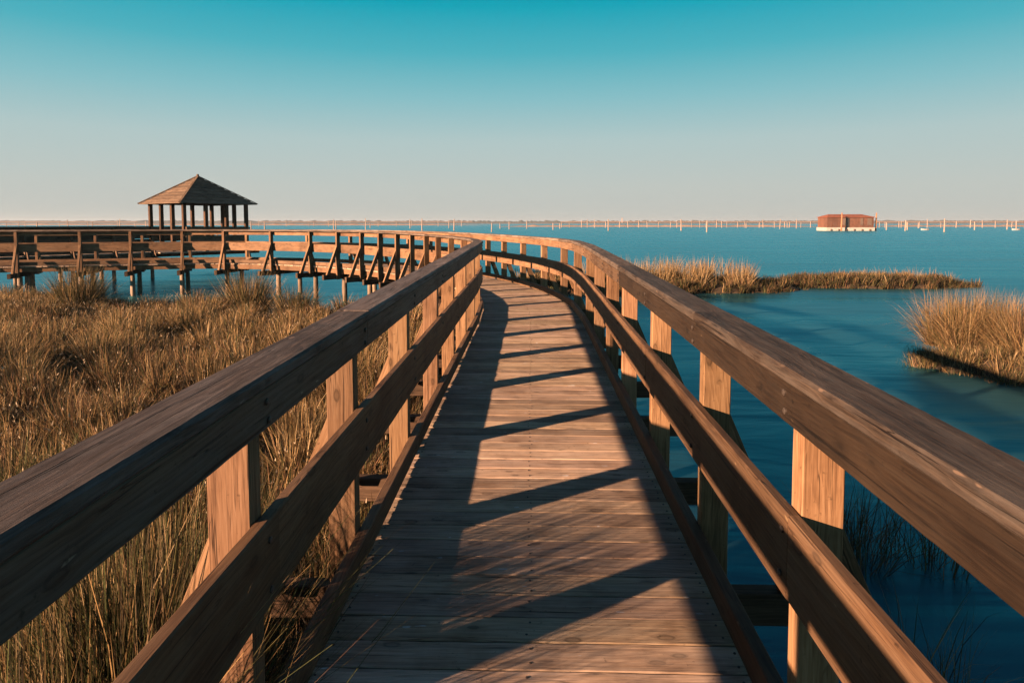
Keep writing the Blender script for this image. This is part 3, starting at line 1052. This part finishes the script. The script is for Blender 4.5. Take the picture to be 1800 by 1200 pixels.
M['polew'] = plain('bleached_pole', (0.40, 0.31, 0.26), 0.85, 2.0, 0.25)
M['poleo'] = plain('rust_pole', (0.40, 0.19, 0.10), 0.85, 2.0, 0.25)
def pole_mesh(h, r, seed):
    rnd = random.Random(seed)
    V, F = [], []
    K = 7
    for i in range(4):
        for k in range(K):
            a = 2 * math.pi * k / K
            rr = r * (1 - .08 * i) * rnd.uniform(.9, 1.1)
            V.append((rr * math.cos(a) + .03 * i, rr * math.sin(a), -0.6 + (h + .6) * i / 3))
    for i in range(3):
        for k in range(K):
            F.append((i * K + k, i * K + (k + 1) % K, (i + 1) * K + (k + 1) % K, (i + 1) * K + k))
    F.append(tuple(3 * K + k for k in range(K)))
    return mesh_from('pole', V, F)
def px(x, Y):                                        # where picture column x (of 1800) meets distance Y
    return math.tan(math.atan((x - 900) / 1150) - R(1.64)) * Y
for x, Y, lab in ((1478, 198.5, 'rust orange mooring pole in front of the houseboat door'), (1538.5, 201, 'rust orange mooring pole at the far end of the houseboat')):
    o = link('mooring_pole', pole_mesh(5.4, .24, x), M['poleo'])
    o.location = (px(x, Y), Y, WATER)
    tag(o, lab, 'pole')
POLES = [pole_mesh(3.4, .19, i) for i in range(3)]
for me in POLES:
    me.materials.append(M['polew'])
xs_ = [442, 466, 587, 591, 643, 651, 721, 742, 789, 798, 864, 879, 895, 926, 972, 984, 1069, 1197, 1242, 1311, 1370, 1399, 1557, 1590, 1594, 1613, 1659, 1712, 1769, 1785]
xs_ += [66, 121, 164, 239, 258, 212]
xs_.sort()
ONES = 'first second third fourth fifth sixth seventh eighth ninth tenth eleventh twelfth thirteenth fourteenth fifteenth sixteenth seventeenth eighteenth nineteenth'.split()
ORD = ONES + ['twentieth'] + ['twenty-' + q for q in ONES[:9]] + ['thirtieth'] + ['thirty-' + q for q in ONES[:9]]
for i, x in enumerate(xs_):
    Y = rf.uniform(170, 320)
    o = link('lagoon_pole', rf.choice(POLES), None)
    o.location = (px(x, Y), Y, WATER)
    sc = rf.uniform(.65, 1.15)
    o.scale = (rf.uniform(.7, 1.1), 1, sc)
    o.rotation_euler = (0, rf.uniform(-.04, .04), rf.uniform(0, 6))
    tag(o, 'thin pale lagoon pole, %s lone pole from the left edge' % ORD[i], 'pole', 'pale poles scattered over the lagoon')

def trestle(name, label, x0, x1, Y, top, step, seed):
    rnd = random.Random(seed)
    X0, X1 = px(x0, Y), px(x1, Y)
    e = empty(name, (X0, Y, WATER))
    tag(e, label, 'jetty')
    V = [(0, -.6, top - .22), (X1 - X0, -.6, top - .22), (X1 - X0, .6, top - .22), (0, .6, top - .22), (0, -.6, top), (X1 - X0, -.6, top), (X1 - X0, .6, top), (0, .6, top)]
    F = [(3, 2, 1, 0), (4, 5, 6, 7), (0, 1, 5, 4), (1, 2, 6, 5), (2, 3, 7, 6), (3, 0, 4, 7)]
    link('beam', mesh_from('beam', V, F), M['polew'], e, (.9, .72, .66))
    x = 0.5
    while x < X1 - X0:
        o = link('pile', rnd.choice(POLES), None, e)
        o.location = (x, rnd.uniform(-.9, -.65), 0)
        o.scale = (rnd.uniform(.6, 1.2), 1, (top + rnd.uniform(-.5, 1.1)) / 3.4)
        o.rotation_euler = (0, rnd.uniform(-.06, .06), rnd.uniform(0, 6))
        x += step * rnd.uniform(.2, 2.0)
trestle('jetty', 'long pale jetty on piles across the lagoon, between the boardwalk bend and the houseboat', 985, 1440, 330, 3.05, 3.8, 1)
trestle('jetty', 'long pale jetty on piles continuing past the houseboat to the picture edge', 1541, 1850, 330, 3.05, 4.5, 2)
trestle('jetty', 'thin distant jetty line behind the curve of the boardwalk', 455, 830, 420, 3.3, 14, 3)
trestle('jetty', 'thin distant jetty line left of the gazebo', -40, 243, 420, 3.2, 12, 4)

# small white boats
M['white'] = plain('white_boat', (0.5, 0.5, 0.5), 0.5, 2.0, 0.1)
def boat(x, Y, lab):
    V, F = [], []
    for i, (xx, wd, zt) in enumerate(((-1.5, .5, .75), (-.6, .65, .62), (.5, .62, .62), (1.3, .3, .75), (1.75, .03, .9))):
        V += [(xx, -wd, zt), (xx, -wd * .7, -.1), (xx, wd * .7, -.1), (xx, wd, zt)]
    for i in range(4):
        for k in range(3):
            F.append((i * 4 + k, i * 4 + k + 1, i * 4 + k + 5, i * 4 + k + 4))
        F.append((i * 4, i * 4 + 4, i * 4 + 7, i * 4 + 3))
    F.append((0, 3, 2, 1))
    o = link('boat', mesh_from('boat', V, F), M['white'])
    o.scale = (.75, .75, .75)
    o.location = (px(x, Y), Y, WATER)
    tag(o, lab, 'boat')
boat(1625, 215, 'tiny white boat just past the houseboat')
boat(1785, 215, 'tiny white boat near the picture edge, beyond the mud bank')

# ------------------------------------------------------------------ far shore
M['sand'] = plain('sand', (0.33, 0.22, 0.16), 0.9, 0.02, 0.3)
M['trees'] = plain('far_trees', (0.060, 0.058, 0.042), 0.95, 0.03, 0.4)
def strip(name, x0, x1, Y, depth, h, label, mat, seed, n=120, kind='structure', rough=0.5, base=0.0):
    X0, X1 = px(x0, Y), px(x1, Y)
    V, F = [], []
    for i in range(n + 1):
        f = i / n
        x = X0 + (X1 - X0) * f
        e = min(1, 8 * f, 8 * (1 - f))
        hh = h * e * (1 - rough + rough * (1 + mnoise.fractal(Vector((i * 0.31, seed * 7.7, 0)), 1.0, 2.0, 5)))
        V += [(x, -depth / 2, -.3), (x, -depth * .3, base + hh * .8), (x, depth * .2, base + hh), (x, depth / 2, -.3)]
    for i in range(n):
        for k in range(3):
            F.append((i * 4 + k, i * 4 + 4 + k, i * 4 + 5 + k, i * 4 + 1 + k))
    o = link(name, mesh_from(name, V, F), mat)
    o.location = (0, Y, WATER)
    tag(o, label, kind=kind)
    return o
strip('sandbar', 870, 1445, 400, 12, 0.9, 'low sandbar behind the long jetty', M['sand'], 1)
strip('sandbar', 1530, 1870, 420, 12, 0.9, 'low sandbar beyond the houseboat', M['sand'], 2)
strip('sandbar', -80, 860, 620, 14, 1.2, 'thin sandbar across the left of the lagoon', M['sand'], 3, 200)
M['shore'] = plain('far_land', (0.13, 0.10, 0.075), 0.95, 0.01, 0.6)
strip('far_shore', -260, 2100, 1500, 120, 2.4, 'flat far shore along the horizon', M['shore'], 4, 500, rough=.6)
strip('treeline', -300, 2150, 1650, 60, 7.0, 'dim line of trees along the far shore', M['trees'], 5, 1500, kind='stuff', rough=.45)
# a small white tower on the far shore
o = empty('tower', (px(1093, 1560), 1560, WATER))
tag(o, 'small pale tower rising above the far treeline', 'tower')
hbox('shaft', -1.6, 1.6, -1.6, 1.6, 0, 13, M['polew'], o, .3)
hbox('cap', -1.9, 1.9, -1.9, 1.9, 13.01, 14, M['polew'], o, .9)

# ------------------------------------------------------------------ evening haze over the lagoon
V = [(x, y, z) for z in (WATER - 1.2, 18.0) for (x, y) in ((-3600, -80), (3600, -80), (3600, 3600), (-3600, 3600))]
hz = link('haze', mesh_from('haze', V, [(3, 2, 1, 0), (4, 5, 6, 7), (0, 1, 5, 4), (1, 2, 6, 5), (2, 3, 7, 6), (3, 0, 4, 7)]), None)
hm = bpy.data.materials.new('haze')
hm.use_nodes = True
hm.node_tree.nodes.clear()
ho = hm.node_tree.nodes.new('ShaderNodeOutputMaterial')
hv = hm.node_tree.nodes.new('ShaderNodeVolumePrincipled')
hv.inputs['Color'].default_value = (0.72, 0.86, 1.0, 1)
hv.inputs['Density'].default_value = 0.00022
hv.inputs['Anisotropy'].default_value = 0.1
hm.node_tree.links.new(hv.outputs[0], ho.inputs['Volume'])
hz.data.materials.append(hm)
tag(hz, 'thin evening haze over the lagoon', kind='stuff')
